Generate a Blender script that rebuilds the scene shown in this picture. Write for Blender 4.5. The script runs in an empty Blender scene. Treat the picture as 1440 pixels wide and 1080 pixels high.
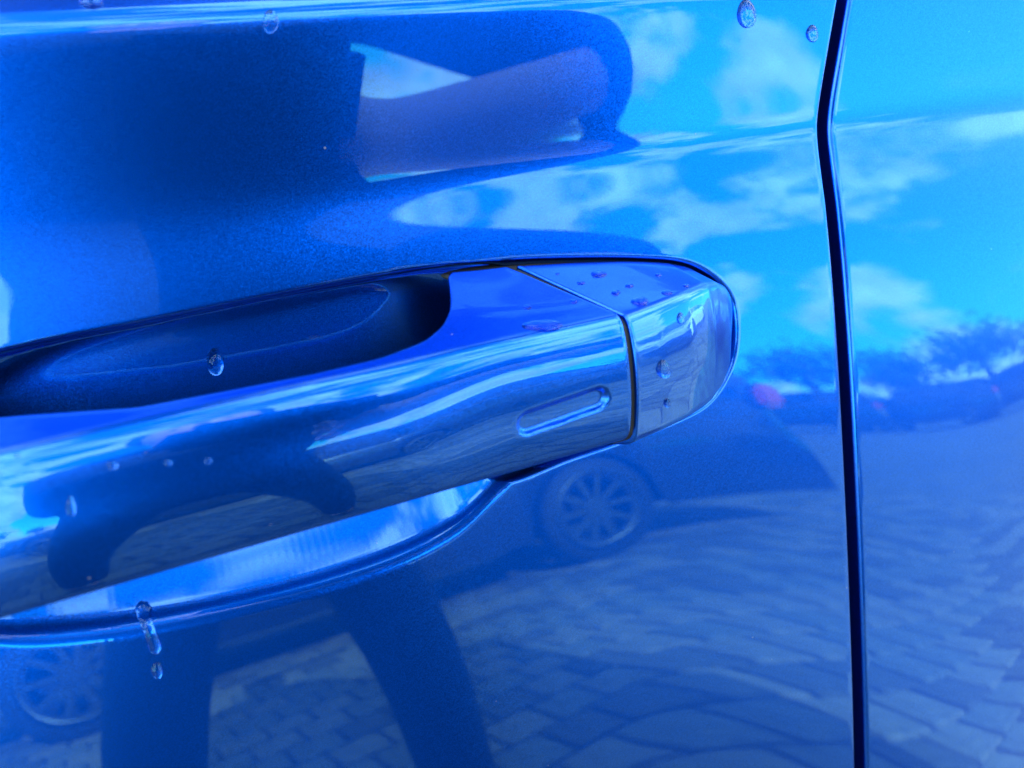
import bpy, bmesh, math, random
import numpy as np
from mathutils import Vector, Matrix
from mathutils.bvhtree import BVHTree
random.seed(7); np.random.seed(7)
SC = bpy.context.scene
COL = SC.collection
R = math.radians

# ------------------------------------------------------------------ camera
ALPHA = R(19.5)        # lean of the door shoulder
CAMH = 0.84            # height of the lens above the paving
EXPOSURE = 2.22
def nz(v): v = np.array(v, float); return v / np.linalg.norm(v)
F = 1050.0             # focal length in 1440-wide pixels (26 mm equivalent)
_b = 4300.0; _a = (687 * _b - F * F) / 2820
Xc = nz((2820, -687, F)); Zc = -nz((_a, _b, F)); Yc = np.cross(Zc, Xc)
RC = np.array([Xc, Yc, Zc])                 # door frame = RC @ (right, down, forward)
CD = np.array([0, -.24, 1.0])               # lens in the door frame
ca, sa = math.cos(ALPHA), math.sin(ALPHA)
TM = np.array([[1, 0, 0], [0, ca, sa], [0, -sa, ca]])
def W(P):                                   # door frame -> world
    P = np.asarray(P, float)
    return (P - np.array([0, 0, 1.0])) @ TM.T + np.array([0, 0, CAMH])
def Wdir(d): return TM @ np.asarray(d, float)
cam_d = bpy.data.cameras.new('camera'); cam = bpy.data.objects.new('camera', cam_d); COL.objects.link(cam)
cr, cdn, cf = [Wdir(RC[:, i]) for i in range(3)]
CW = W(CD)
cam.matrix_world = Matrix(((cr[0], -cdn[0], -cf[0], CW[0]), (cr[1], -cdn[1], -cf[1], CW[1]), (cr[2], -cdn[2], -cf[2], CW[2]), (0, 0, 0, 1)))
cam_d.sensor_width = 36; cam_d.lens = F / 1440 * 36; cam_d.clip_start = .01; cam_d.clip_end = 3000
cam_d.dof.use_dof = True; cam_d.dof.focus_distance = .275; cam_d.dof.aperture_fstop = 9
SC.camera = cam

# ------------------------------------------------------------------ sky, sun, exposure
SUN_EL, SUN_AZ = R(27), R(4)
w = bpy.data.worlds.new('World'); SC.world = w; w.use_nodes = True
N = w.node_tree.nodes; L = w.node_tree.links; N.clear()
def nd(N, t, **k):
    n = N.new(t)
    for a, v in k.items():
        if a in n.bl_rna.properties: setattr(n, a, v)
        else: n.inputs[a].default_value = v
    return n
sky = nd(N, 'ShaderNodeTexSky', sky_type='NISHITA', sun_disc=False, sun_elevation=SUN_EL, sun_rotation=SUN_AZ, air_density=1.0, dust_density=.2, ozone_density=3.0)
tc = N.new('ShaderNodeTexCoord'); 
cm = nd(N, 'ShaderNodeMapping'); cm.inputs['Scale'].default_value = (1, 1, 1.6); cm.inputs['Location'].default_value = (1.3, .4, 3.3); L.new(tc.outputs['Generated'], cm.inputs[0])
n1 = nd(N, 'ShaderNodeTexNoise', Scale=4.6, Detail=10, Roughness=.52, Distortion=.1); L.new(cm.outputs[0], n1.inputs['Vector'])
mr = nd(N, 'ShaderNodeMapRange', interpolation_type='SMOOTHSTEP'); mr.inputs[1].default_value = .45; mr.inputs[2].default_value = .545; L.new(n1.outputs['Fac'], mr.inputs[0])
n2 = nd(N, 'ShaderNodeTexNoise', Scale=9.0, Detail=6, Roughness=.5); L.new(cm.outputs[0], n2.inputs['Vector'])
cc = N.new('ShaderNodeValToRGB'); cc.color_ramp.elements[0].position = .3; cc.color_ramp.elements[0].color = (4.8, 5.2, 5.8, 1); cc.color_ramp.elements[1].position = .7; cc.color_ramp.elements[1].color = (11.5, 11.2, 10.8, 1); L.new(n2.outputs['Fac'], cc.inputs[0])
mx = nd(N, 'ShaderNodeMix', data_type='RGBA'); L.new(mr.outputs[0], mx.inputs['Factor']); sm = nd(N, 'ShaderNodeMix', data_type='RGBA', blend_type='MULTIPLY', Factor=1.0); sm.inputs[7].default_value = (.22, 1.22, 1.1, 1); L.new(sky.outputs[0], sm.inputs[6]); L.new(sm.outputs[2], mx.inputs[6]); L.new(cc.outputs[0], mx.inputs[7])
bg = nd(N, 'ShaderNodeBackground', Strength=.135); L.new(mx.outputs[2], bg.inputs[0])
wo = N.new('ShaderNodeOutputWorld'); L.new(bg.outputs[0], wo.inputs[0])
sl = bpy.data.lights.new('sun', 'SUN'); sl.energy = 5.0; sl.angle = R(.53); sl.color = (1, .95, .87)
so = bpy.data.objects.new('sun', sl); COL.objects.link(so)
sd = Vector((math.sin(SUN_AZ) * math.cos(SUN_EL), math.cos(SUN_AZ) * math.cos(SUN_EL), math.sin(SUN_EL)))
so.rotation_euler = sd.to_track_quat('Z', 'Y').to_euler(); so.location = (-3, 6, 8)
SC.view_settings.view_transform = 'Standard'; SC.view_settings.look = 'None'; SC.view_settings.gamma = 1
SC.view_settings.exposure = EXPOSURE; SC.view_settings.use_curve_mapping = False
SC.render.engine = 'CYCLES'; SC.cycles.max_bounces = 10; SC.cycles.transmission_bounces = 8; SC.cycles.glossy_bounces = 6
SC.cycles.caustics_reflective = True; SC.cycles.use_denoising = True

# ------------------------------------------------------------------ materials
def mat(name, color=(.5, .5, .5), rough=.5, metal=0., **k):
    m = bpy.data.materials.new(name); m.use_nodes = True
    b = m.node_tree.nodes['Principled BSDF']
    b.inputs['Base Color'].default_value = (*color, 1); b.inputs['Roughness'].default_value = rough; b.inputs['Metallic'].default_value = metal
    for a, v in k.items(): b.inputs[a].default_value = v
    return m
def noisy(m, scale=40, amt=.3, bump=0., detail=5, rough_amt=0.):
    nt = m.node_tree; b = nt.nodes['Principled BSDF']
    t = nt.nodes.new('ShaderNodeTexCoord'); n = nd(nt.nodes, 'ShaderNodeTexNoise', Scale=scale, Detail=detail); nt.links.new(t.outputs['Object'], n.inputs['Vector'])
    c = b.inputs['Base Color'].default_value[:3]
    rp = nt.nodes.new('ShaderNodeValToRGB'); rp.color_ramp.elements[0].position = .3; rp.color_ramp.elements[1].position = .72
    rp.color_ramp.elements[0].color = (*[x * (1 - amt) for x in c], 1); rp.color_ramp.elements[1].color = (*[min(1, x * (1 + amt)) for x in c], 1)
    nt.links.new(n.outputs['Fac'], rp.inputs[0]); nt.links.new(rp.outputs[0], b.inputs['Base Color'])
    if bump:
        bp = nd(nt.nodes, 'ShaderNodeBump', Strength=bump, Distance=.002); nt.links.new(n.outputs['Fac'], bp.inputs['Height']); nt.links.new(bp.outputs[0], b.inputs['Normal'])
    return m
def paint(name, color, tint=(.32, .84, 1.0), ior=1.78, rough=.285, flake=.036, cell=3400):
    """metallic flake basecoat under a glossy tinted clearcoat with slight orange peel"""
    m = mat(name, color, rough, 1.0)
    nt = m.node_tree; b = nt.nodes['Principled BSDF']; out = nt.nodes['Material Output']
    t = nt.nodes.new('ShaderNodeTexCoord'); v = nd(nt.nodes, 'ShaderNodeTexVoronoi', Scale=cell); nt.links.new(t.outputs['Object'], v.inputs['Vector'])
    sub = nd(nt.nodes, 'ShaderNodeVectorMath', operation='SUBTRACT'); sub.inputs[1].default_value = (.5, .5, .5); nt.links.new(v.outputs['Color'], sub.inputs[0])
    sc = nd(nt.nodes, 'ShaderNodeVectorMath', operation='SCALE'); sc.inputs['Scale'].default_value = flake * 2; nt.links.new(sub.outputs[0], sc.inputs[0])
    g = nt.nodes.new('ShaderNodeNewGeometry'); ad = nd(nt.nodes, 'ShaderNodeVectorMath', operation='ADD'); nt.links.new(g.outputs['Normal'], ad.inputs[0]); nt.links.new(sc.outputs[0], ad.inputs[1])
    nm = nd(nt.nodes, 'ShaderNodeVectorMath', operation='NORMALIZE'); nt.links.new(ad.outputs[0], nm.inputs[0]); nt.links.new(nm.outputs[0], b.inputs['Normal'])
    # flakes differ in brightness; sparse pale dust specks lie on the clearcoat
    hs = nd(nt.nodes, 'ShaderNodeSeparateColor'); nt.links.new(v.outputs['Color'], hs.inputs[0])
    fm_ = nd(nt.nodes, 'ShaderNodeMapRange'); fm_.inputs[3].default_value = .80; fm_.inputs[4].default_value = 1.20; nt.links.new(hs.outputs[0], fm_.inputs[0])
    fc = nd(nt.nodes, 'ShaderNodeVectorMath', operation='SCALE'); fc.inputs[0].default_value = color; nt.links.new(fm_.outputs[0], fc.inputs['Scale']); nt.links.new(fc.outputs[0], b.inputs['Base Color'])
    dv = nd(nt.nodes, 'ShaderNodeTexVoronoi', Scale=75); nt.links.new(t.outputs['Object'], dv.inputs['Vector'])
    dr = nd(nt.nodes, 'ShaderNodeSeparateColor'); nt.links.new(dv.outputs['Color'], dr.inputs[0])
    dt = nd(nt.nodes, 'ShaderNodeMath', operation='MULTIPLY'); dt.inputs[1].default_value = .030; nt.links.new(dr.outputs[1], dt.inputs[0])
    dl = nd(nt.nodes, 'ShaderNodeMath', operation='LESS_THAN'); nt.links.new(dv.outputs['Distance'], dl.inputs[0]); nt.links.new(dt.outputs[0], dl.inputs[1])
    df = nd(nt.nodes, 'ShaderNodeMath', operation='MULTIPLY'); df.inputs[1].default_value = .45; nt.links.new(dl.outputs[0], df.inputs[0])
    dust = nd(nt.nodes, 'ShaderNodeBsdfDiffuse'); dust.inputs['Color'].default_value = (.30, .32, .36, 1)
    pn = nd(nt.nodes, 'ShaderNodeTexNoise', Scale=120, Detail=2); nt.links.new(t.outputs['Object'], pn.inputs['Vector'])
    bp = nd(nt.nodes, 'ShaderNodeBump', Strength=.02, Distance=.0002); nt.links.new(pn.outputs['Fac'], bp.inputs['Height'])
    gl = nd(nt.nodes, 'ShaderNodeBsdfGlossy', Roughness=.0); gl.inputs['Color'].default_value = (*tint, 1); nt.links.new(bp.outputs[0], gl.inputs['Normal'])
    fr = nd(nt.nodes, 'ShaderNodeFresnel', IOR=ior); nt.links.new(bp.outputs[0], fr.inputs['Normal'])
    mx = nt.nodes.new('ShaderNodeMixShader'); nt.links.new(fr.outputs[0], mx.inputs[0]); nt.links.new(b.outputs[0], mx.inputs[1]); nt.links.new(gl.outputs[0], mx.inputs[2]); dm = nt.nodes.new('ShaderNodeMixShader'); nt.links.new(df.outputs[0], dm.inputs[0]); nt.links.new(mx.outputs[0], dm.inputs[1]); nt.links.new(dust.outputs[0], dm.inputs[2]); nt.links.new(dm.outputs[0], out.inputs['Surface'])
    return m
M_BLUE = paint('blue_metallic_paint', (.0, .084, .60))
M_RUB = mat('black_rubber', (.006, .006, .007), .55)
M_DARK = mat('dark_trim', (.012, .012, .014), .5)

# ------------------------------------------------------------------ mesh helpers
def link(o, parent=None, **props):
    COL.objects.link(o)
    if parent is not None: o.parent = parent
    for k, v in props.items(): o[k] = v
    return o
def mesh_np(name, V, Fc, m, parent=None, smooth=True, **props):
    me = bpy.data.meshes.new(name); me.from_pydata(np.asarray(V, float).tolist(), [], [tuple(int(i) for i in f) for f in Fc]); me.update()
    if smooth: me.polygons.foreach_set('use_smooth', [True] * len(me.polygons))
    me.materials.append(m); o = bpy.data.objects.new(name, me); return link(o, parent, **props)
def grid_mesh(name, P, m, parent=None, flip=False, transform=True, **props):
    """P: (nu, nv, 3) array of points in the door frame"""
    nu, nv = P.shape[:2]; V = P.reshape(-1, 3)
    if transform: V = W(V)
    i = np.arange(nu * nv).reshape(nu, nv)
    q = np.stack([i[:-1, :-1], i[1:, :-1], i[1:, 1:], i[:-1, 1:]], -1).reshape(-1, 4)
    if flip: q = q[:, ::-1]
    me = bpy.data.meshes.new(name); me.vertices.add(len(V)); me.vertices.foreach_set('co', V.astype(np.float32).ravel())
    nq = len(q); me.loops.add(nq * 4); me.loops.foreach_set('vertex_index', q.astype(np.int32).ravel())
    me.polygons.add(nq); me.polygons.foreach_set('loop_start', np.arange(0, nq * 4, 4, dtype=np.int32)); me.polygons.foreach_set('loop_total', np.full(nq, 4, np.int32))
    me.update(calc_edges=True); me.validate(); me.polygons.foreach_set('use_smooth', np.ones(nq, bool)); me.materials.append(m)
    return link(bpy.data.objects.new(name, me), parent, **props)
def empty(name, loc, **props):
    o = bpy.data.objects.new(name, None); o.location = loc; o.empty_display_size = .1; return link(o, None, **props)
def ss(a, b, x): t = np.clip((np.asarray(x, float) - a) / (b - a), 0, 1); return t * t * (3 - 2 * t)
def bm_obj(name, bm, m, parent=None, smooth=False, **props):
    me = bpy.data.meshes.new(name); bm.to_mesh(me); bm.free()
    if smooth: me.polygons.foreach_set('use_smooth', [True] * len(me.polygons))
    me.materials.append(m); return link(bpy.data.objects.new(name, me), parent, **props)
def box_bm(bm, c, s, rot=None, bevel=0):
    r = bmesh.ops.create_cube(bm, size=1); vs = r['verts']
    for v in vs:
        p = Vector((v.co.x * s[0], v.co.y * s[1], v.co.z * s[2]))
        if rot is not None: p = rot @ p
        v.co = p + Vector(c)
    if bevel:
        es = list({e for v in vs for e in v.link_edges}); bmesh.ops.bevel(bm, geom=es, offset=bevel, segments=2, affect='EDGES')

# ------------------------------------------------------------------ the blue car: door skin
ZG = np.linspace(.28, 1.16, 4401); DZ = ZG[1] - ZG[0]; ZF = 1.0115
TLZ = [.28, .40, .55, .65, .79, .90, .95, .985, 1.00, 1.2]; TL = [-17, -10, -4.5, -2.6, -1, .3, 1.8, 4.6, 6.2, 6.2]
DROP = 15.0
_k = np.hanning(301); _k /= _k.sum(); TLS = np.convolve(np.pad(np.interp(ZG, TLZ, TL), 150, mode='edge'), _k, 'valid')
def tilt(z, x):
    wd = .0075 + (.0026 - .0075) * ss(-.03, .09, x)
    return TLS - DROP / (1 + np.exp(-np.clip((z - ZF) / wd, -50, 50))) + 50 / (1 + np.exp(-np.clip((z - 1.0625) / .0012, -50, 50))) + 4.0 * ss(.12, .36, x)
XT = np.linspace(-1.0, 1.3, 921)
i0 = int(np.argmin(abs(ZG - .93)))
TAB = []
for x in XT:
    y = np.cumsum(np.tan(np.radians(tilt(ZG, x)))) * DZ; TAB.append(y - y[i0] + (x - .1) ** 2 / 60)
TAB = np.array(TAB)
def door_y(x, z):
    x = np.asarray(x, float); z = np.asarray(z, float)
    fx = np.clip((x - XT[0]) / (XT[1] - XT[0]), 0, len(XT) - 1.001); i = fx.astype(int); u = fx - i
    fz = np.clip((z - ZG[0]) / DZ, 0, len(ZG) - 1.001); j = fz.astype(int); v = fz - j
    return (TAB[i, j] * (1 - u) + TAB[i + 1, j] * u) * (1 - v) + (TAB[i, j + 1] * (1 - u) + TAB[i + 1, j + 1] * u) * v
def catmull(P, n=10):
    P = np.array(P, float); k = len(P); out = []
    for i in range(k):
        p0, p1, p2, p3 = P[i - 1], P[i], P[(i + 1) % k], P[(i + 2) % k]
        for t in np.arange(n) / n:
            out.append(.5 * ((2 * p1) + (-p0 + p2) * t + (2 * p0 - 5 * p1 + 4 * p2 - p3) * t * t + (-p0 + 3 * p1 - 3 * p2 + p3) * t ** 3))
    return np.array(out)
def sdf(poly, X, Z):
    """positive inside"""
    shp = X.shape; p = np.stack([X.ravel(), Z.ravel()], 1); d = np.full(len(p), 1e9); ins = np.zeros(len(p), bool)
    for a, b in zip(poly, np.roll(poly, -1, 0)):
        e = b - a; q = p - a; t = np.clip((q @ e) / max(e @ e, 1e-16), 0, 1)
        d = np.minimum(d, np.hypot(q[:, 0] - e[0] * t, q[:, 1] - e[1] * t))
        c = ((a[1] > p[:, 1]) != (b[1] > p[:, 1]))
        if c.any(): ins ^= c & (p[:, 0] < (b[0] - a[0]) * (p[:, 1] - a[1]) / (b[1] - a[1] + 1e-18) + a[0])
    return np.where(ins, d, -d).reshape(shp)
CUP = catmull([(-.092, .977), (-.056, .982), (-.02, .983), (.02, .984), (.055, .9842), (.080, .983), (.098, .978), (.104, .955), (.102, .925), (.0875, .9035), (.074, .8945), (.059, .8865), (.0375, .8822), (.008, .8815), (-.023, .884), (-.053, .8885), (-.079, .897), (-.098, .914), (-.106, .94), (-.103, .965)])
CAPO = catmull([(.05, .9838), (.0787, .9833), (.1074, .981), (.147, .9747), (.1715, .968), (.1866, .955), (.1898, .9414), (.1858, .9248), (.1722, .9108), (.1514, .9062), (.1286, .9046), (.107, .9036), (.0836, .9015), (.06, .905), (.045, .93), (.042, .965)])
def cum(fn, smax=.08, n=1600):
    s = np.linspace(0, smax, n); sl = fn(s); return s, np.concatenate([[0], np.cumsum((sl[1:] + sl[:-1]) / 2 * (s[1] - s[0]))])
sB, dB = cum(lambda b: .95 * ss(0, .010, b) - .99 * ss(.036, .046, b), .12, 2400)
sT, dT = cum(lambda s: 16 * ss(0, .0034, s))
ZBOT = sorted([(p[0], p[1]) for p in catmull([(-.106, .94), (-.098, .914), (-.079, .897), (-.053, .8885), (-.023, .884), (.008, .8815), (.0375, .8822), (.059, .8865), (.074, .8945), (.0875, .9035), (.102, .925), (.104, .955), (.08, .97), (-.09, .97)], 12) if p[1] < .935])
sM, dM = cum(lambda s: 2.6 * ss(0, .0042, s) * (1 - ss(.0028, .0058, s)))
def recess(X, Z):
    out = np.zeros_like(X); m = (X > -.12) & (X < .2) & (Z > .87) & (Z < .995)
    if not m.any(): return out
    x, z = X[m], Z[m]; s1 = np.maximum(sdf(CUP, x, z), 0); s2 = np.maximum(sdf(CAPO, x, z), 0)
    zb_ = np.interp(x, [p[0] for p in ZBOT], [p[1] for p in ZBOT]); bw = np.interp(np.maximum(np.minimum(z - zb_, s1 + .4 * (z - zb_)), 0), sB, dB); wl = np.interp(s1, sT, dT); wl = wl + (np.interp(s1, sT, dT) * .15 - wl) * ss(.07, .095, x) * (1 - ss(.962, .978, z))
    kk = .004 + .008 * ss(.90, .93, z); h = np.clip(.5 + .5 * (wl - bw) / kk, 0, 1); d1 = np.where(s1 > 0, wl * (1 - h) + bw * h - kk * h * (1 - h), 0); d1 = np.maximum(d1, 0)
    d2 = np.interp(s2, sM, dM)
    out[m] = np.maximum(d1, d2); return out
car = empty('car', (0, .75, 0), label='blue metallic car seen close up at its door handle', category='car')
def ranges(*segs):
    out = [np.array([segs[0][0]])]
    for a, b, st in segs: out.append(np.linspace(a, b, max(2, int(round((b - a) / st)) + 1))[1:])
    return np.concatenate(out)
def world_child(o):  # keep world coordinates under the car Empty
    o.matrix_parent_inverse = Matrix.Translation((0, -.75, 0)); return o
ZR = ranges((.29, .86, .006), (.86, .998, .0006), (.998, 1.04, .0008), (1.04, 1.058, .0012), (1.058, 1.071, .0004), (1.071, 1.10, .004))
def edge_roll(x_edge, sgn, r, deep, n=8):
    """columns rolling from the skin into the shut gap: list of (dx, dy)"""
    out = []
    for k in range(1, n + 1):
        a = math.pi / 2 * k / n; out.append((sgn * r * math.sin(a), r * (1 - math.cos(a))))
    out.append((sgn * r, deep)); return out
GAPL, GAPR = .2411, .2470
def lean(x, z): return -.026 * np.maximum(0, .98 - z) * ss(.15, .236, x) * (1 - ss(.245, .6, x)) + .21 * np.log1p(np.exp(np.clip((z - 1.0105) / .0075, -50, 40))) * .0075 * ss(.15, .236, x) * (1 - ss(.245, .6, x))
def panel(name, xs, roll, roll_first):
    X, Z = np.meshgrid(xs, ZR, indexing='ij'); X = X + lean(X, Z); Y = door_y(X, Z) + recess(X, Z); P = np.stack([X, Y, Z], -1)
    xe = xs[0] if roll_first else xs[-1]; cols = []
    for dx, dy in roll:
        le = lean(np.full_like(ZR, xe), ZR); c = np.stack([xe + le + dx, door_y(xe + le, ZR) + dy, ZR], -1); cols.append(c)
    P = np.concatenate([np.array(cols[::-1]), P]) if roll_first else np.concatenate([P, np.array(cols)])
    return grid_mesh(name, P, M_BLUE, car)
rl = edge_roll(GAPL, 1, .0022, .02); rr = edge_roll(GAPR, -1, .0021, .02)
door = world_child(panel('door_panel', ranges((-.95, -.13, .02), (-.13, .2, .0006), (.2, GAPL - .0022, .002)), rl, False))
side = world_child(panel('rear_side_panel', ranges((GAPR + .0021, .26, .0015), (.26, .45, .006), (.45, 1.05, .03)), rr, True))
# rubber seal down in the shut gap
zz = ranges((.29, 1.10, .004)); sp = []
for dx, dy in ((-.006, .016), (-.004, .0115), (0, .0098), (.004, .0115), (.006, .016)):
    xx = np.full_like(zz, (GAPL + GAPR) / 2 + dx); xx = xx + lean(np.full_like(zz, .24), zz); sp.append(np.stack([xx, door_y(xx, zz) + dy, zz], -1))
world_child(grid_mesh('gap_seal', np.array(sp), M_RUB, car))

# ------------------------------------------------------------------ the handle
def round_loop(C, nc=10, ns=8):
    """closed polygon with rounded corners; C: list of (y, z, cut, straight_samples)"""
    k = len(C); out = []
    for i in range(k):
        p0 = np.array(C[i - 1][:2]); p = np.array(C[i][:2]); p1 = np.array(C[(i + 1) % k][:2]); c = C[i][2]
        a = p + (p0 - p) / (np.linalg.norm(p0 - p) + 1e-12) * min(c, .48 * np.linalg.norm(p0 - p)); b = p + (p1 - p) / (np.linalg.norm(p1 - p) + 1e-12) * min(c, .48 * np.linalg.norm(p1 - p))
        for t in np.linspace(0, 1, nc): out.append((1 - t) ** 2 * a + 2 * t * (1 - t) * p + t * t * b)
        c1 = C[(i + 1) % k][2]; b1 = p1 + (p - p1) / (np.linalg.norm(p - p1) + 1e-12) * min(c1, .48 * np.linalg.norm(p - p1))
        n = C[i][3]
        for t in (np.arange(1, n + 1) / (n + 1)): out.append(b + (b1 - b) * t)
    return np.array(out)
def interp(x, tab): t = np.array(tab); return np.interp(x, t[:, 0], t[:, 1])
def smooth_interp(x, tab, kn=41):
    t = np.array(tab); xs = np.linspace(t[0, 0], t[-1, 0], 600); v = np.interp(xs, t[:, 0], t[:, 1])
    k = np.hanning(kn); k /= k.sum(); v = np.convolve(np.pad(v, kn // 2, mode='edge'), k, 'valid'); return np.interp(x, xs, v)
YC = [(-.15, -.030), (-.10, -.0455), (-.05, -.0495), (.02, -.0475), (.08, -.0430), (.1145, -.0400)]
YR = [(-.15, -.004), (-.092, -.005), (-.083, -.007), (-.072, -.017), (-.055, -.0300), (-.023, -.0385), (.02, -.0395), (.037, -.0375), (.0526, -.0335), (.060, -.0285), (.066, -.0215), (.072, -.0115), (.078, -.0030), (.085, .001), (.1145, .001)]
def arc_face(yc, zc, yb, zb, bulge):
    return [(yc + (yb - yc) * t - bulge * 4 * t * (1 - t), zc + (zb - zc) * t, .0032, 2) for t in (.14, .26, .38, .5, .62, .74, .86)]
def grip_section(x, inset=0.):
    yc = float(smooth_interp(x, YC)); yr = float(smooth_interp(x, YR, 17)); bar = float(ss(.075, .035, x)) if x > -.02 else float(ss(-.09, -.06, x))
    slope = .45 - .08 * bar; zc = 1 - .2035 * (yc + .24) + .0015; zt = zc + slope * (yr - yc)
    yb = yc + .0045 - .0035 * bar; zb = .9982 - .3857 * (yb + .24); fm = (yc + yb) / 2 - .0045
    rb = yr + .002 + .009 * bar; zrb = zb + .006 + .004 * bar
    C = [(yr, zt, .0016 + .003 * bar, 26), (yc + .0005, zc, .0034 + .0012 * bar, 2), *arc_face(yc, zc, yb, zb, .0034), (yb, zb, .0042, 6), (yb + .006 + .004 * bar, zb + .0008, .004, 8), (max(rb, yb + .008), zrb, .004, 16)]
    P = round_loop(C)
    if inset:
        c = P.mean(0); d = P - c; P = c + d * (1 - inset / np.maximum(np.linalg.norm(d, axis=1, keepdims=True), 1e-6))
    return P, yc
SLOT = ((.0768, .9366), (.1012, .9378), .0034)
def slot_depth(x, z):
    a = np.array(SLOT[0]); b = np.array(SLOT[1]); e = b - a; q = np.stack([x - a[0], z - a[1]], -1)
    t = np.clip(q @ e / (e @ e), 0, 1); d = np.linalg.norm(q - t[..., None] * e, axis=-1)
    return .0023 * (1 - ss(SLOT[2] - .0011, SLOT[2] + .0009, d))
X_SPLIT = .1140
def grip_rows(xs, end_x, insets):
    rows = []
    for x in xs: P, yc = grip_section(x); rows.append((x, P, yc))
    for dx, ins in insets: P, yc = grip_section(end_x, ins); rows.append((end_x + dx, P, yc))
    return rows
def skew(x, y, yc): return x - .52 * np.maximum(0, y - yc - .003) * ss(.055, .1145, x)
rows = grip_rows(ranges((-.148, -.09, .004), (-.09, .045, .0025), (.045, .074, .001), (.074, .104, .0005), (.104, X_SPLIT - .0010, .0008)), X_SPLIT, [(-.0007, .00005), (-.0004, .00018), (-.0001, .0005), (0, .0012), (0, .006)])
G = []
for x, P, yc in rows:
    y, z = P[:, 0].copy(), P[:, 1]; front = (y < yc + .012)
    y += np.where(front, slot_depth(np.full_like(z, x), z), 0)
    G.append(np.stack([skew(x, y, yc), y, z], -1))
G = np.array(G); G = np.concatenate([G, G[:, :1]], 1)
handle = world_child(grid_mesh('door_handle', G, M_BLUE, car, flip=True)); handle.data.materials.append(M_DARK)   # unseen inner side of the bar set to dark plastic to darken the cup
_n = G.shape[1] - 1; _i = np.arange((G.shape[0] - 1) * _n).reshape(-1, _n); _x = G[:-1, :-1, 0]; _mi = np.zeros(_i.shape, np.int32)
_mi[:, 162:] = np.where((_x[:, 162:] > -.10) & (_x[:, 162:] < .09), 1, 0); handle.data.polygons.foreach_set('material_index', _mi.ravel())
# fixed end cap behind the grip
CAPS = [(.1158, .9790, .001, .9600, -.0397, .9192, -.0355), (.130, .9768, .002, .9607, -.0348, .9190, -.0312), (.145, .9735, .002, .9617, -.0290, .9190, -.0258), (.158, .9700, .002, .9622, -.0226, .9198, -.0197),
        (.168, .9666, .002, .9608, -.0165, .9226, -.0143), (.1755, .9618, .002, .9578, -.0113, .9276, -.0097), (.1808, .9560, 0, .9530, -.0070, .9340, -.0045), (.1840, .9505, .001, .9480, -.0030, .9400, -.0015), (.1852, .9470, .002, .9460, .0005, .9430, .001)]
cp = np.array(CAPS); rows = []
def cap_section(x, inset=0.):
    zt, yt, zc, yc, zb, yb = [float(np.interp(x, cp[:, 0], cp[:, k])) for k in range(1, 7)]
    f = np.clip((.1852 - x) / .03, .12, 1)
    C = [(yt, zt, .0018 * f, 20), (yc + .0004, zc, .0032 * f, 2), *arc_face(yc, zc, yb, zb, .0034 * f), (yb, zb - .0018 * f, .0036 * f, 6), (yb + .010 * f, zb - .0030 * f, .004 * f, 6), (yt + .004, zb - .0060 * f, .003 * f, 10)]
    P = round_loop(C)
    if inset: c = P.mean(0); d = P - c; P = c + d * (1 - inset / np.maximum(np.linalg.norm(d, axis=1, keepdims=True), 1e-6))
    return P, yc
rows = []
for dx, ins in ((0, .006), (0, .0012), (.0001, .0005), (.0004, .00018), (.0007, .00005)):
    P, yc = cap_section(.1158, ins); rows.append((.1158 + dx, P, yc))
CX = ranges((.1170, .16, .0008), (.16, .1852, .0005))
# smooth the cap along its length
S = np.array([cap_section(x)[0] for x in CX]); kern = np.hanning(15); kern /= kern.sum()
Sp = np.concatenate([2 * S[:1] - S[1:8][::-1], S, np.repeat(S[-1:], 7, 0)])
S = sum(kern[i] * Sp[i:i + len(S)] for i in range(15))
rows += [(x, S[i], float(np.interp(x, cp[:, 0], cp[:, 4]))) for i, x in enumerate(CX)]
G = np.array([np.stack([x - .48 * np.maximum(0, P[:, 0] - yc - .003) * (1 - ss(.1158, .165, x)), P[:, 0], P[:, 1]], -1) for x, P, yc in rows])
G = np.concatenate([G, np.repeat(G[-1:].mean(1, keepdims=True), G.shape[1], 1)]); G = np.concatenate([G, G[:, :1]], 1)
def sub(o): o.matrix_parent_inverse = Matrix.Identity(4); return o
cap = sub(grid_mesh('end_cap', G, M_BLUE, handle, flip=True))
# black core added to make the split dark, and black gasket round the cap
P, yc = cap_section(.1158, .0016)
G = np.array([np.stack([skew(X_SPLIT - .004, P[:, 0], yc) , P[:, 0], P[:, 1]], -1), np.stack([skew(X_SPLIT, P[:, 0], yc) + .0026, P[:, 0], P[:, 1]], -1)])
G = np.concatenate([G, G[:, :1]], 1); sub(grid_mesh('split_black_core', G, M_RUB, handle, flip=True))
gp = catmull([(.074, .980), (.1074, .9785), (.147, .9722), (.170, .9655), (.1838, .9545), (.1872, .9414), (.1832, .926), (.1705, .9127), (.1508, .9076), (.1286, .9057), (.107, .905), (.090, .904), (.084, .92), (.082, .95), (.08, .972)], 8)
gy = float(door_y(.13, .94)) + .0042; c = gp.mean(0)
G = np.array([np.stack([c[0] + (gp[:, 0] - c[0]) * k, np.full(len(gp), gy + (.003 if k > .99 else 0)), c[1] + (gp[:, 1] - c[1]) * k], -1) for k in (1.0, .97, .6)])
G = np.concatenate([G, G[:, :1]], 1); sub(grid_mesh('cap_gasket', G, M_RUB, handle))

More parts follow.
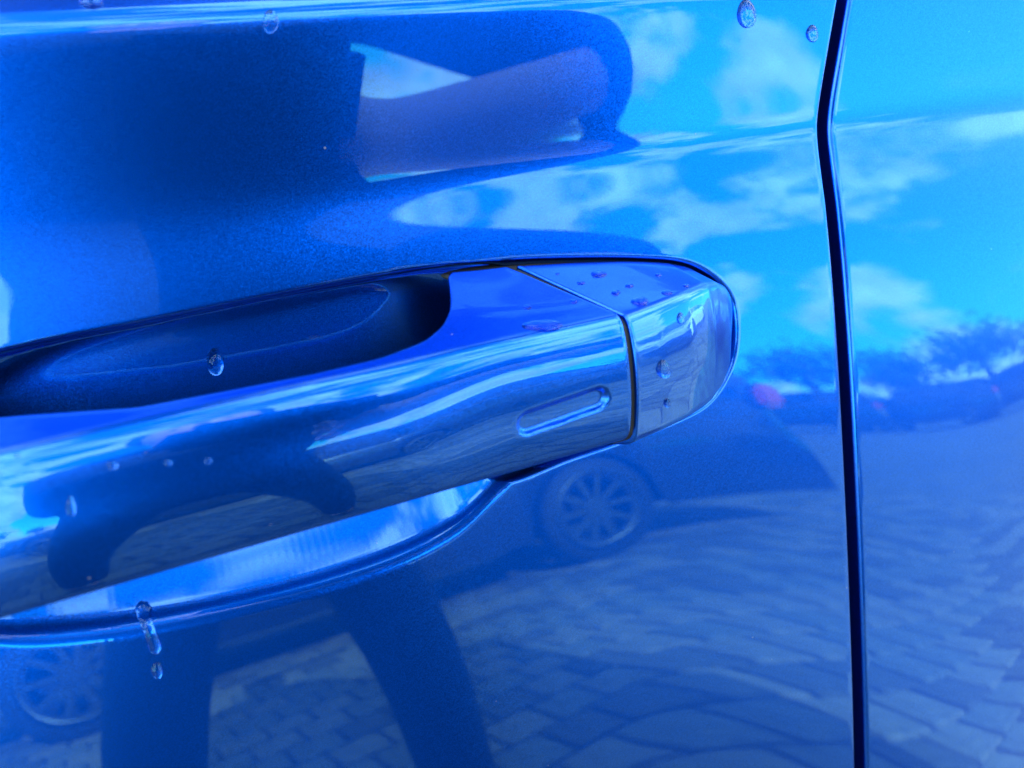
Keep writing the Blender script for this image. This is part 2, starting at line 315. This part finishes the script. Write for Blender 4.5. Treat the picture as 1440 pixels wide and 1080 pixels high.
# ------------------------------------------------------------------ rest of the blue car's body (gives its shadow on the paving)
M_GLASSD = mat('tinted_glass', (.01, .012, .014), .03, 0, **{'Coat Weight': .5})
def extrude_poly(name, prof, x0, x1, m, parent, **k):
    n = len(prof); V = [(x0, y, z) for y, z in prof] + [(x1, y, z) for y, z in prof]
    Fc = [(i, (i + 1) % n, n + (i + 1) % n, n + i) for i in range(n)] + [tuple(range(n))[::-1], tuple(range(n, 2 * n))]
    return mesh_np(name, V, Fc, m, parent, smooth=False, **k)
top = W([[0, float(door_y(0, 1.10)), 1.10]])[0]
world_child(extrude_poly('body_shell', [(.16, .2), (.16, .80), (top[1] + .05, top[2] - .02), (1.5, top[2] - .02), (1.6, .8), (1.6, .2)], -2.2, 1.04, M_DARK, car))
V = []
for x0, x1, y, z in ((-1.7, 1.02, top[1] + .012, top[2] - .01), (-1.0, .93, .34, 1.58)): V += [(x0, y, z), (x1, y, z)]
V += [(x, 1.5 - (y - 0), z) for x, y, z in [V[1], V[0], V[3], V[2]]]
world_child(mesh_np('cabin_glass', V, [(0, 1, 3, 2), (4, 5, 7, 6), (1, 4, 6, 3), (5, 0, 2, 7)], M_GLASSD, car, smooth=False))
bm = bmesh.new(); box_bm(bm, (-.035, .75, 1.60), (1.99, .90, .05), bevel=.02); world_child(bm_obj('roof', bm, M_BLUE, car))

# ------------------------------------------------------------------ paving
M_GROUND = mat('pale_concrete_paving', (.30, .275, .26), .8)
nt = M_GROUND.node_tree; b = nt.nodes['Principled BSDF']
t = nt.nodes.new('ShaderNodeTexCoord'); mp = nd(nt.nodes, 'ShaderNodeMapping'); mp.inputs['Rotation'].default_value = (0, 0, R(11)); nt.links.new(t.outputs['Object'], mp.inputs[0])
bk = nd(nt.nodes, 'ShaderNodeTexBrick', Scale=1.0, **{'Mortar Size': .006, 'Brick Width': .16, 'Row Height': .2, 'Color1': (.225, .20, .19, 1), 'Color2': (.155, .14, .135, 1), 'Mortar': (.06, .055, .05, 1)})
nt.links.new(mp.outputs[0], bk.inputs['Vector']); ns = nd(nt.nodes, 'ShaderNodeTexNoise', Scale=.6, Detail=6); nt.links.new(t.outputs['Object'], ns.inputs['Vector'])
mx = nd(nt.nodes, 'ShaderNodeMix', data_type='RGBA', blend_type='MULTIPLY', Factor=.5); nt.links.new(bk.outputs['Color'], mx.inputs[6]); nt.links.new(ns.outputs['Fac'], mx.inputs[7]); nt.links.new(mx.outputs[2], b.inputs['Base Color'])
gr = mesh_np('pavement', [(-400, -400, 0), (400, -400, 0), (400, 400, 0), (-400, 400, 0)], [(0, 1, 2, 3)], M_GROUND, None, smooth=False, kind='structure')
M_PAV = [noisy(mat('paver_%s' % n, c, .85), 30, .25, .3) for n, c in (('warm', (.225, .19, .17)), ('grey', (.17, .16, .155)), ('dull', (.11, .10, .095)))]
bm = bmesh.new(); box_bm(bm, (0, 0, 0), (.147, .186, .03), bevel=.005)
me0 = bpy.data.meshes.new('brick'); bm.to_mesh(me0); bm.free(); me0.materials.append(M_PAV[0])
PA = R(-11); cpa, spa = math.cos(PA), math.sin(PA); cand = []
for j in range(-40, 8):
    for i in range(-40, 80):
        u = (i + .5 * (j % 2)) * .16; v = j * .2; x = u * cpa - v * spa; y = u * spa + v * cpa
        if -1.6 < x < 4.6 and -5.2 < y < -.25: cand.append((x, y))
cand.sort(key=lambda p: math.hypot(p[0] - .95, (p[1] + 1.0) * 1.1))
for k, (x, y) in enumerate(cand[:300]):
    o = bpy.data.objects.new('brick', me0); o.location = (x, y, -.003 + random.uniform(-.0015, .0015)); o.rotation_euler = (random.gauss(0, .006), random.gauss(0, .006), PA + random.gauss(0, .006)); link(o, gr)
    o.material_slots[0].link = 'OBJECT'; o.material_slots[0].material = random.choice(M_PAV)
bm = bmesh.new(); rz = Matrix.Rotation(PA, 3, 'Z')
for x, y in cand[300:]: box_bm(bm, (x, y, -.003 + random.uniform(-.002, .002)), (.147, .186, .03), rz)
o = bm_obj('paving_bricks', bm, M_PAV[1], gr, kind='stuff')
for m in M_PAV[::2]: o.data.materials.append(m)
ids = np.repeat(np.random.randint(0, 3, len(cand) - 300), 6).astype(np.int32); o.data.polygons.foreach_set('material_index', ids)

# ------------------------------------------------------------------ parked cars
M_TYRE = mat('tyre_rubber', (.015, .015, .015), .7); M_RIM = mat('alloy', (.09, .093, .10), .4, 1); M_RED = mat('red_lens', (.6, .01, .02), .1, 0, **{'Coat Weight': 1}); M_HEAD = mat('clear_lens', (.7, .72, .75), .05, .4)
def prof(x, tab): t = np.array(tab); return np.interp(x, t[:, 0], t[:, 1])
def lathe(name, rp, m, parent, n=40, **k):
    A = np.linspace(0, 2 * math.pi, n, endpoint=False); V = [(r * math.cos(a), y, r * math.sin(a)) for r, y in rp for a in A]
    Fc = [(i * n + j, i * n + (j + 1) % n, (i + 1) * n + (j + 1) % n, (i + 1) * n + j) for i in range(len(rp) - 1) for j in range(n)]
    return mesh_np(name, V, Fc, m, parent, **k)
def make_car(pm, label, loc, rz, group=None):
    root = empty('parked_car', (0, 0, 0), label=label, category='car')
    if group: root['group'] = group
    xs = np.linspace(-2.15, 2.75, 130); sec = []
    for x in xs:
        wd = .90 * (1 - .16 * abs((x - .3) / 2.45) ** 4); z0 = .24
        for xw in (-1.33, 1.33):
            dx = abs(x - xw)
            if dx < .39: z0 = max(z0, .30 + math.sqrt(.39 ** 2 - dx ** 2) * .98)
        belt = prof(x, [(-2.15, .55), (-2.0, .72), (-1.1, .90), (-.7, .95), (1.6, 1.03), (2.6, .98), (2.75, .60)]); belt = max(belt, z0 + .05)
        pts = [(-wd * .97, z0), (-wd * 1.0, z0 + (belt - z0) * .35), (-wd * .985, z0 + (belt - z0) * .75), (-wd * .93, belt), (-wd * .5, belt + .03), (0, belt + .04)]
        pts += [(-y, z) for y, z in pts[-2::-1]]; sec.append([(x, y, z) for y, z in pts])
    P = np.array(sec); lo = P[:, :1].copy(); lo[..., 1] *= .9; hi = P[:, -1:].copy(); hi[..., 1] *= .9
    body = grid_mesh('body', P, pm, root, transform=False)
    gx = np.linspace(-.95, 2.6, 70); sec = []
    for x in gx:
        zt = prof(x, [(-.95, .97), (-.25, 1.40), (.2, 1.47), (.9, 1.46), (2.1, 1.40), (2.6, 1.06)]); hb = .80; ht = .80 - (zt - .95) * .32
        pts = [(-hb, .95), (-ht, zt - .04), (-ht + .06, zt), (0, zt + .015)]; pts += [(-y, z) for y, z in pts[-2::-1]]; sec.append([(x, y, z) for y, z in pts])
    grid_mesh('roof', np.array(sec), pm, root, transform=False)
    def side_y(z): return .80 - (z - .95) * .30 + .008
    for s in (-1, 1):
        for x0, x1, x2, x3 in ((-.72, .18, .20, -.20), (.25, .98, .96, .26), (1.05, 2.1, 1.9, 1.03)):
            q = [(x0, s * side_y(1.0), 1.0), (x1, s * side_y(1.0), 1.0), (x2, s * side_y(1.37), 1.37), (x3, s * side_y(1.37 if x3 != 1.03 else 1.36), 1.37)]
            mesh_np('side_window', q, [(0, 1, 2, 3) if s < 0 else (3, 2, 1, 0)], M_GLASSD, root, smooth=False)
        mesh_np('mirror', [(a * .09 - .62, s * (.93 + b * .09), 1.02 + c * .07) for a in (-.5, .5) for b in (-.5, 1) for c in (-.5, 1)], [(0, 1, 3, 2), (4, 6, 7, 5), (0, 4, 5, 1), (2, 3, 7, 6), (0, 2, 6, 4), (1, 5, 7, 3)], pm, root, smooth=False)
        bm = bmesh.new(); box_bm(bm, (2.66, s * .70, .87), (.16, .30, .17), bevel=.03); bm_obj('tail_light', bm, M_RED, root)
        bm = bmesh.new(); box_bm(bm, (-2.06, s * .64, .68), (.16, .34, .12), bevel=.03); bm_obj('headlight', bm, M_HEAD, root)
        for xw in (-1.33, 1.33):
            wh = lathe('wheel', [(.20, -.10), (.26, -.115), (.315, -.10), (.33, -.06), (.33, .06), (.31, .10), (.2, .1)], M_TYRE, root); wh.location = (xw, s * .79, .33)
            bm = bmesh.new()
            for k in range(10):
                a = k / 10 * 2 * math.pi; box_bm(bm, (.125 * math.cos(a), s * .095, .125 * math.sin(a)), (.22, .02, .034), Matrix.Rotation(-a, 3, 'Y'))
            r = bmesh.ops.create_cone(bm, cap_ends=True, segments=24, radius1=.05, radius2=.05, depth=.03, matrix=Matrix.Translation((0, s * .1, 0)) @ Matrix.Rotation(R(90), 4, 'X'))
            bm_obj('spokes', bm, M_RIM, wh)
            lathe('rim', [(.245, s * .10), (.25, s * .112), (.215, s * .108), (.21, s * .03)], M_RIM, wh)
    for n, q in (('windscreen', [(-.93, -.72, 1.0), (-.93, .72, 1.0), (-.30, .62, 1.395), (-.30, -.62, 1.395)]), ('rear_window', [(2.6, -.7, 1.085), (2.6, .7, 1.085), (2.16, .6, 1.375), (2.16, -.6, 1.375)])):
        mesh_np(n, [(x + (-.02 if n[0] == 'w' else .02), y, z + .012) for x, y, z in q], [(0, 1, 2, 3)], M_GLASSD, root, smooth=False)
    bm = bmesh.new(); box_bm(bm, (0, 0, .42), (4.2, 1.30, .36)); bm_obj('underbody', bm, M_DARK, root)
    root.location = loc; root.rotation_euler = (0, 0, rz); return root
def copy_tree(o, parent=None):
    c = o.copy(); COL.objects.link(c); c.parent = parent
    for ch in o.children: copy_tree(ch, c)
    return c
def recolour(root, pm):
    for ch in root.children:
        if ch.name.split('.')[0] in ('body', 'roof', 'mirror'): ch.material_slots[0].link = 'OBJECT'; ch.material_slots[0].material = pm
M_PD = mat('dark_car_paint', (.012, .016, .03), .3, .3, **{'Coat Weight': 1}); M_PW = mat('white_car_paint', (.8, .8, .8), .3, 0, **{'Coat Weight': 1}); M_PS = mat('silver_car_paint', (.5, .51, .53), .3, .8, **{'Coat Weight': 1}); M_PR = mat('red_car_paint', (.35, .02, .02), .3, .2, **{'Coat Weight': 1})
near_car = make_car(M_PD, 'dark car parked opposite, mirrored in the lower door below the handle', (.37, -4.55, 0), 0)
far = [((7.6, -1.6), 8, M_PW, 'white car mirrored in the handle end cap'), ((20, -19), 64, M_PD, 'black car in the far row mirrored right of the shut line'), ((22.5, -17), 64, M_PD, 'dark car in the far row mirrored near the right edge'), ((17.3, -21.5), 62, M_PD, 'dark car in the far row mirrored just right of the shut line'), ((25, -14), 66, M_PW, 'white car in the far row mirrored at the right edge')]
for (x, y), a, pm, lb in far:
    c = copy_tree(near_car); c.location = (x, y, 0); c.rotation_euler = (0, 0, R(a)); c['label'] = lb; recolour(c, pm)

# ------------------------------------------------------------------ tree line
M_LEAF = noisy(mat('foliage', (.045, .085, .025), .6), 2, .5); M_BARK = mat('bark', (.10, .075, .05), .9)
def make_tree(seed):
    rnd = np.random.RandomState(seed); root = empty('tree', (0, 0, 0), category='tree', group='trees in the far tree line')
    rp = []; n = 10
    V = []; Fc = []
    hs = [(0, .22), (.6, .17), (1.4, .14), (2.4, .09), (3.3, .03)]
    for h, r in hs:
        for k in range(n): a = k / n * 6.283; V.append((r * math.cos(a) + .06 * math.sin(h * 2), r * math.sin(a), h))
    for i in range(len(hs) - 1):
        for k in range(n): Fc.append((i * n + k, i * n + (k + 1) % n, (i + 1) * n + (k + 1) % n, (i + 1) * n + k))
    mesh_np('trunk', V, Fc, M_BARK, root)
    V = []; Fc = []
    for c in range(26):
        d = rnd.normal(size=3); d /= np.linalg.norm(d); cc = np.array([0, 0, 3.1]) + d * np.array([1.5, 1.5, 1.3]) * rnd.uniform(.3, 1); rr = rnd.uniform(.45, .8)
        for q in range(110):
            p = cc + rnd.normal(size=3) * rr * .5; u = rnd.normal(size=3); u /= np.linalg.norm(u); v = np.cross(u, rnd.normal(size=3)); v /= np.linalg.norm(v); s = rnd.uniform(.07, .14); i = len(V)
            V += [p - u * s, p + v * s * .5, p + u * s, p - v * s * .5]; Fc.append((i, i + 1, i + 2, i + 3))
    mesh_np('crown', V, Fc, M_LEAF, root, smooth=False); return root
T0 = make_tree(3); T1 = make_tree(8)
spots = [(8, -34, 1.3), (13, -33, 1.1), (17, -31, 1.3), (20.5, -29.5, 1.1), (23.5, -27.5, 1.35), (26, -25, 1.15), (28.5, -22.5, 1.3), (30.5, -20, 1.2), (32.5, -17, 1.4), (34, -13.5, 1.2), (35, -10, 1.3), (36, -6, 1.25), (3, -35, 1.2), (-3, -36, 1.35), (-9, -35, 1.1), (-15, -32, 1.3), (10.5, -32.5, 1.0), (15, -32, 1.0)]
for k, (x, y, s) in enumerate(spots):
    o = (T0, T1)[k % 2] if k < 2 else copy_tree((T0, T1)[k % 2])
    o.location = (x, y, 0); o.rotation_euler = (0, 0, k * 1.3); o.scale = (s, s, s * .72); o['label'] = 'green tree in the far tree line mirrored beside the shut line'

# ------------------------------------------------------------------ the photographer and phone
M_SKIN = noisy(mat('skin', (.97, .43, .40), .5, 0, **{'Subsurface Weight': .1, 'Subsurface Radius': (.01, .004, .002)}), 60, .08); M_SHIRT = noisy(mat('dark_navy_cloth', (.012, .014, .022), .85), 300, .3); M_TROU = noisy(mat('dark_denim', (.014, .018, .03), .85), 300, .3); M_HAIR = mat('dark_hair', (.015, .01, .008), .6); M_PHONE = mat('phone_black', (.005, .005, .006), .9, 0, **{'Specular IOR Level': .1})
def skin_fig(name, joints, edges, root_j, m, parent, sub=2):
    keys = list(joints); idx = {k: i for i, k in enumerate(keys)}
    me = bpy.data.meshes.new(name); me.from_pydata([joints[k][0] for k in keys], [(idx[a], idx[b]) for a, b in edges], []); me.update(); me.materials.append(m)
    o = link(bpy.data.objects.new(name, me), parent); o.modifiers.new('skin', 'SKIN').use_smooth_shade = True
    for k in keys:
        d = me.skin_vertices[0].data[idx[k]]; r = joints[k][1]; d.radius = r if isinstance(r, tuple) else (r, r); d.use_root = (k == root_j)
    s = o.modifiers.new('sub', 'SUBSURF'); s.levels = s.render_levels = sub
    return o
ph = CW + cr * .052 + cdn * -.012 - cf * .011       # phone centre
pr = Matrix(((cr[0], cdn[0], cf[0]), (cr[1], cdn[1], cf[1]), (cr[2], cdn[2], cf[2])))
phone = empty('phone', tuple(ph), label='black phone held by the person taking the photo', category='phone')
bm = bmesh.new(); bmesh.ops.create_cube(bm, size=1)
bmesh.ops.scale(bm, vec=(.162, .078, .009), verts=bm.verts); bmesh.ops.bevel(bm, geom=[e for e in bm.edges if abs(e.verts[0].co.z - e.verts[1].co.z) > .005], offset=.013, segments=6, affect='EDGES')
bmesh.ops.rotate(bm, cent=(0, 0, 0), matrix=pr, verts=bm.verts); bm_obj('phone_body', bm, M_PHONE, phone)
bm = bmesh.new(); box_bm(bm, tuple(cr * -.05 + cf * .0052), (.034, .05, .003), pr, bevel=.001); bm_obj('camera_island', bm, M_PHONE, phone)
person = empty('person', (-.05, -1.0, 0), label='person in dark shirt and trousers photographing the door, mirrored in the paint', category='person')
off = Matrix.Translation((.05, 1.0, 0))
hand = Vector(ph + cr * .088 + cdn * .05 - cf * .03); hx = Vector(cr); hd = Vector(cdn); hf = Vector(cf)
elbow = Vector((.48, -.50, .975)); shR = Vector((.17, -.74, 1.20)); shL = Vector((-.19, -.80, 1.17))
wrist = hand + (elbow - hand).normalized() * .075
J = {'pelvis': ((-.03, -1.12, .90), (.14, .12)), 'waist': ((-.02, -.99, 1.01), (.125, .10)), 'chest': ((-.01, -.82, 1.13), (.14, .11)), 'neck': ((0, -.70, 1.26), .055), 'jaw': ((0, -.63, 1.31), .07), 'head': ((0, -.62, 1.385), (.082, .095)), 'crown': ((0, -.65, 1.46), .06),
     'shR': (shR, .058), 'elR': (elbow, .036), 'foR': (elbow.lerp(wrist, .4), .033), 'wrR': (wrist, .025), 'palm': (hand, (.042, .02)),
     'shL': (shL, .058), 'elL': ((-.25, -1.05, 1.02), .044), 'wrL': ((-.17, -1.26, .97), .028), 'palmL': ((-.09, -1.28, .98), (.02, .04)), 'fingL': ((-.01, -1.28, .99), (.014, .03)),
     'hipR': ((.08, -1.11, .84), .085), 'knR': ((.17, -1.0, .46), .06), 'anR': ((.20, -1.02, .09), .042), 'toR': ((.21, -.88, .04), .03),
     'hipL': ((-.14, -1.11, .84), .085), 'knL': ((-.23, -1.0, .46), .06), 'anL': ((-.26, -1.02, .09), .042), 'toL': ((-.27, -.88, .04), .03)}
Ed = [('pelvis', 'waist'), ('waist', 'chest'), ('chest', 'neck'), ('neck', 'jaw'), ('jaw', 'head'), ('head', 'crown'), ('chest', 'shR'), ('shR', 'elR'), ('elR', 'foR'), ('foR', 'wrR'), ('wrR', 'palm'), ('chest', 'shL'), ('shL', 'elL'), ('elL', 'wrL'), ('wrL', 'palmL'), ('palmL', 'fingL'),
      ('pelvis', 'hipR'), ('hipR', 'knR'), ('knR', 'anR'), ('anR', 'toR'), ('pelvis', 'hipL'), ('hipL', 'knL'), ('knL', 'anL'), ('anL', 'toL')]
for q in range(4):   # fingers curl round the near edge of the phone, thumb behind
    r0 = hand + hd * (-.03 + .02 * q) - hx * .015; ln = (.9, 1.05, 1.0, .8)[q]
    J['f%da' % q] = (r0, .010); J['f%db' % q] = (r0 + (-hx * .028 + hf * .026) * ln, .009); J['f%dc' % q] = (r0 + (-hx * .055 + hf * .032) * ln, .008)
    Ed += [('palm', 'f%da' % q), ('f%da' % q, 'f%db' % q), ('f%db' % q, 'f%dc' % q)]
J['tha'] = (hand - hd * .03 - hf * .015 - hx * .01, .012); J['thb'] = (hand - hd * .035 - hf * .016 - hx * .05, .010); Ed += [('palm', 'tha'), ('tha', 'thb')]
body = skin_fig('body', {k: (tuple(v[0]), v[1]) for k, v in J.items()}, Ed, 'pelvis', M_SKIN, person)
def grow(keys, edges, root_j, name, m, g, over={}):
    jj = {k: (tuple(J[k][0]), tuple(x + g for x in J[k][1]) if isinstance(J[k][1], tuple) else J[k][1] + g) for k in keys if k in J}; jj.update(over)
    return skin_fig(name, jj, edges, root_j, m, person)
slR = elbow; cuR = elbow.lerp(wrist, .22); slL = shL.lerp(Vector(J['elL'][0]), .95)
shirt = grow(['pelvis', 'waist', 'chest', 'shR', 'shL'], [('pelvis', 'waist'), ('waist', 'chest'), ('chest', 'col'), ('chest', 'shR'), ('shR', 'slR'), ('slR', 'cuR'), ('chest', 'shL'), ('shL', 'slL'), ('slL', 'cuL')], 'pelvis', 'shirt', M_SHIRT, .034, {'col': ((0, -.72, 1.235), .07), 'slR': (tuple(slR), .062), 'cuR': (tuple(cuR), .066), 'slL': (tuple(slL), .085), 'cuL': ((-.21, -1.18, .99), .045)})
tr = grow(['pelvis', 'hipR', 'knR', 'anR', 'hipL', 'knL', 'anL'], [('pelvis', 'hipR'), ('hipR', 'knR'), ('knR', 'anR'), ('pelvis', 'hipL'), ('hipL', 'knL'), ('knL', 'anL')], 'pelvis', 'trousers', M_TROU, .016)
bm = bmesh.new(); bmesh.ops.create_icosphere(bm, subdivisions=4, radius=1); rh = random.Random(2)
for v in bm.verts: v.co = Vector((v.co.x * .092, v.co.y * .108, v.co.z * .10)) * (1 + .02 * math.sin(v.co.x * 9 + v.co.z * 7)) + Vector((0, -.672, 1.425)); 
bm_obj('hair', bm, M_HAIR, person, smooth=True)
eyes = [skin_fig('eye', {'a': ((s * .03, -.538, 1.37), .008), 'b': ((s * .03, -.534, 1.37), .006)}, [('a', 'b')], 'a', M_HAIR, person) for s in (-1, 1)]
nose = skin_fig('nose', {'a': ((0, -.545, 1.36), .010), 'b': ((0, -.52, 1.335), .013)}, [('a', 'b')], 'a', M_SKIN, person)
for s in (-1, 1): skin_fig('shoe', {'a': ((.20 if s > 0 else -.26, -1.06, .06), (.06, .07)), 'b': ((.21 if s > 0 else -.27, -.84, .045), (.06, .055))}, [('a', 'b')], 'a', M_DARK, person)
for o in person.children: o.matrix_parent_inverse = off

# ------------------------------------------------------------------ water drops
M_WATER = mat('water', (1, 1, 1), 0, 0, **{'Transmission Weight': 1.0, 'IOR': 1.33, 'Specular Tint': (.45, .82, 1, 1)})
def bvh_of(o):
    me = o.data; return BVHTree.FromPolygons([v.co for v in me.vertices], [p.vertices[:] for p in me.polygons])
TREES = [bvh_of(o) for o in (door, side, handle, cap)]
O_ = Vector(CW)
def on_paint(px, py):
    """point and normal of the paint seen at this place, depth along the optical axis"""
    d = Vector(Wdir(RC @ nz((px - 720, py - 540, F)))); best = None
    for t in TREES:
        h, n, i, dist = t.ray_cast(O_, d)
        if h is not None and (best is None or dist < best[2]): best = (h, n if n.dot(d) < 0 else -n, dist)
    return best[0], best[1], best[2] * d.dot(Vector(cf))
DOWN = Vector((0, 0, -1))
def water_path(name, pts, label, hk=.55):
    """a bead or runnel of water lying on the paint; pts: (px, py, half width in px)"""
    st = []
    for px, py, w_ in pts: P, n, z = on_paint(px, py); st.append((P, n, w_ * z / F))
    V, Fc = [], []; m = 13
    for i, (P, n, w_) in enumerate(st):
        t = (st[min(i + 1, len(st) - 1)][0] - st[max(i - 1, 0)][0]); t = (t - n * t.dot(n)).normalized(); b = n.cross(t)
        for k in range(m):
            a = math.pi * k / (m - 1); V.append(P + b * w_ * math.cos(a) + n * (hk * w_ * math.sin(a) ** 1.2 - .0002))
    for i in range(len(st) - 1):
        for k in range(m - 1): Fc.append((i * m + k, i * m + k + 1, (i + 1) * m + k + 1, (i + 1) * m + k))
        Fc.append((i * m + m - 1, i * m, (i + 1) * m, (i + 1) * m + m - 1))
    Fc.append(tuple(range(m))[::-1]); Fc.append(tuple(range((len(st) - 1) * m, len(st) * m)))
    o = mesh_np(name, V, Fc, M_WATER, None, label=label, category='water drop', group='water drops on the paint')
    bm = bmesh.new(); bm.from_mesh(o.data); bmesh.ops.recalc_face_normals(bm, faces=bm.faces); bm.to_mesh(o.data); bm.free(); return o
def bead(px, py, rx, ry, label, h=.5, tear=.0):
    """a single drop: rx, ry half sizes as seen; tear > 0 hangs fuller at its lower end"""
    P, n, z = on_paint(px, py); Pu, _, _ = on_paint(px, py - 1.5); Pd, _, _ = on_paint(px, py + 1.5); Pl, _, _ = on_paint(px - 1.5, py); Pr, _, _ = on_paint(px + 1.5, py)
    ux = (Pr - Pl) / 3; uy = (Pd - Pu) / 3
    V, Fc = [], []; m, kk = 28, 9; rnd = random.Random(int(px * 7 + py)); ph1, ph2 = rnd.uniform(0, 6), rnd.uniform(0, 6)
    hh = h * min(ux.length * rx, uy.length * ry)
    for j in range(kk):
        e = math.pi / 2 * j / (kk - 1); cr_, sr_ = math.cos(e), math.sin(e) ** .9
        for i in range(m):
            a = 2 * math.pi * i / m; f = 1 + .06 * math.sin(2 * a + ph1) + .04 * math.sin(3 * a + ph2)
            sx = math.cos(a) * (1 + tear * .35 * math.sin(a)); sy = math.sin(a)
            V.append(P + ux * rx * f * sx * cr_ + uy * ry * (f * sy * cr_ + tear * .35 * sr_) + n * (hh * sr_ - .00018))
    for j in range(kk - 1):
        for i in range(m): Fc.append((j * m + i, j * m + (i + 1) % m, (j + 1) * m + (i + 1) % m, (j + 1) * m + i))
    Fc.append(tuple(range(m))[::-1])
    o = mesh_np('water_drop', V, Fc, M_WATER, None, label=label, category='water drop', group='water drops on the paint')
    bm = bmesh.new(); bm.from_mesh(o.data); bmesh.ops.remove_doubles(bm, verts=bm.verts, dist=1e-7); bmesh.ops.recalc_face_normals(bm, faces=bm.faces); bm.to_mesh(o.data); bm.free(); return o
for a in [(1050, 18, 12, 21, 'large hanging water drop high on the door near the shut line', .6, .6), (1142, 47, 8, 12, 'round water drop on the door just left of the shut line', .6, .2),
          (381, 30, 12, 16, 'thin flat water drop under the bright upper crease', .22, .3), (128, 1, 17, 11, 'water drop cut by the top edge of the picture', .5, .3),
          (303, 508, 13, 19, 'dark water drop on the back of the handle cup', .6, .6),
          (763, 458, 28, 8, 'long flat water drop on the top of the grip near the split', .35, 0), (742, 432, 6, 4, 'tiny water drop on the grip above the long flat drop', .5, 0), (807, 424, 6, 3.5, 'tiny water drop on the grip beside the split line', .5, 0),
          (842, 386, 11, 5, 'wide water drop at the back of the end cap top', .4, 0), (817, 398, 6, 3, 'small water drop on the cap top beside the split line', .5, 0), (885, 402, 6.5, 3.2, 'small water drop in the middle of the cap top', .5, 0), (866, 412, 7, 4, 'small water drop on the cap top between two others', .5, 0), (900, 425, 14, 6, 'widest water drop at the front of the cap top', .4, 0), (926, 387, 5, 2.4, 'tiny water drop at the back right of the cap top', .5, 0), (938, 412, 8, 3.4, 'slim water drop at the right front of the cap top', .4, 0), (965, 402, 5, 2.6, 'rightmost tiny water drop on the cap top', .5, 0), (784, 385, 3.5, 2, 'tiny water drop where the split line starts', .5, 0),
          (933, 518, 9, 13, 'large dark water drop on the face of the end cap', .6, .5), (957, 447, 5, 8, 'small water drop high on the face of the end cap', .6, .4), (938, 566, 4.5, 6.5, 'tiny water drop low on the face of the end cap', .6, .4),
          (158, 655, 9, 6, 'water drop under the bright crest of the grip, leftmost of three', .5, .2), (236, 651, 6, 5, 'water drop under the grip crest, middle of three', .5, .2), (293, 648, 6, 5, 'water drop under the grip crest, rightmost of three', .5, .2), (100, 712, 8, 14, 'tall water drop on the left of the grip face', .45, .4), (24, 640, 5, 4, 'tiny bright water drop on the grip crest at the left edge', .6, 0),
          (221, 942, 8, 13, 'water drop hanging below the handle cup', .55, .5)]: bead(*a)
water_path('water_runnel', [(197, 846, 3), (199, 850, 9), (202, 858, 11), (204, 868, 10), (207, 878, 8.5), (211, 888, 8), (214, 897, 8.5), (217, 906, 9), (219, 914, 8), (220, 920, 4)], 'water runnel spilling over the lower lip of the handle cup', .42)
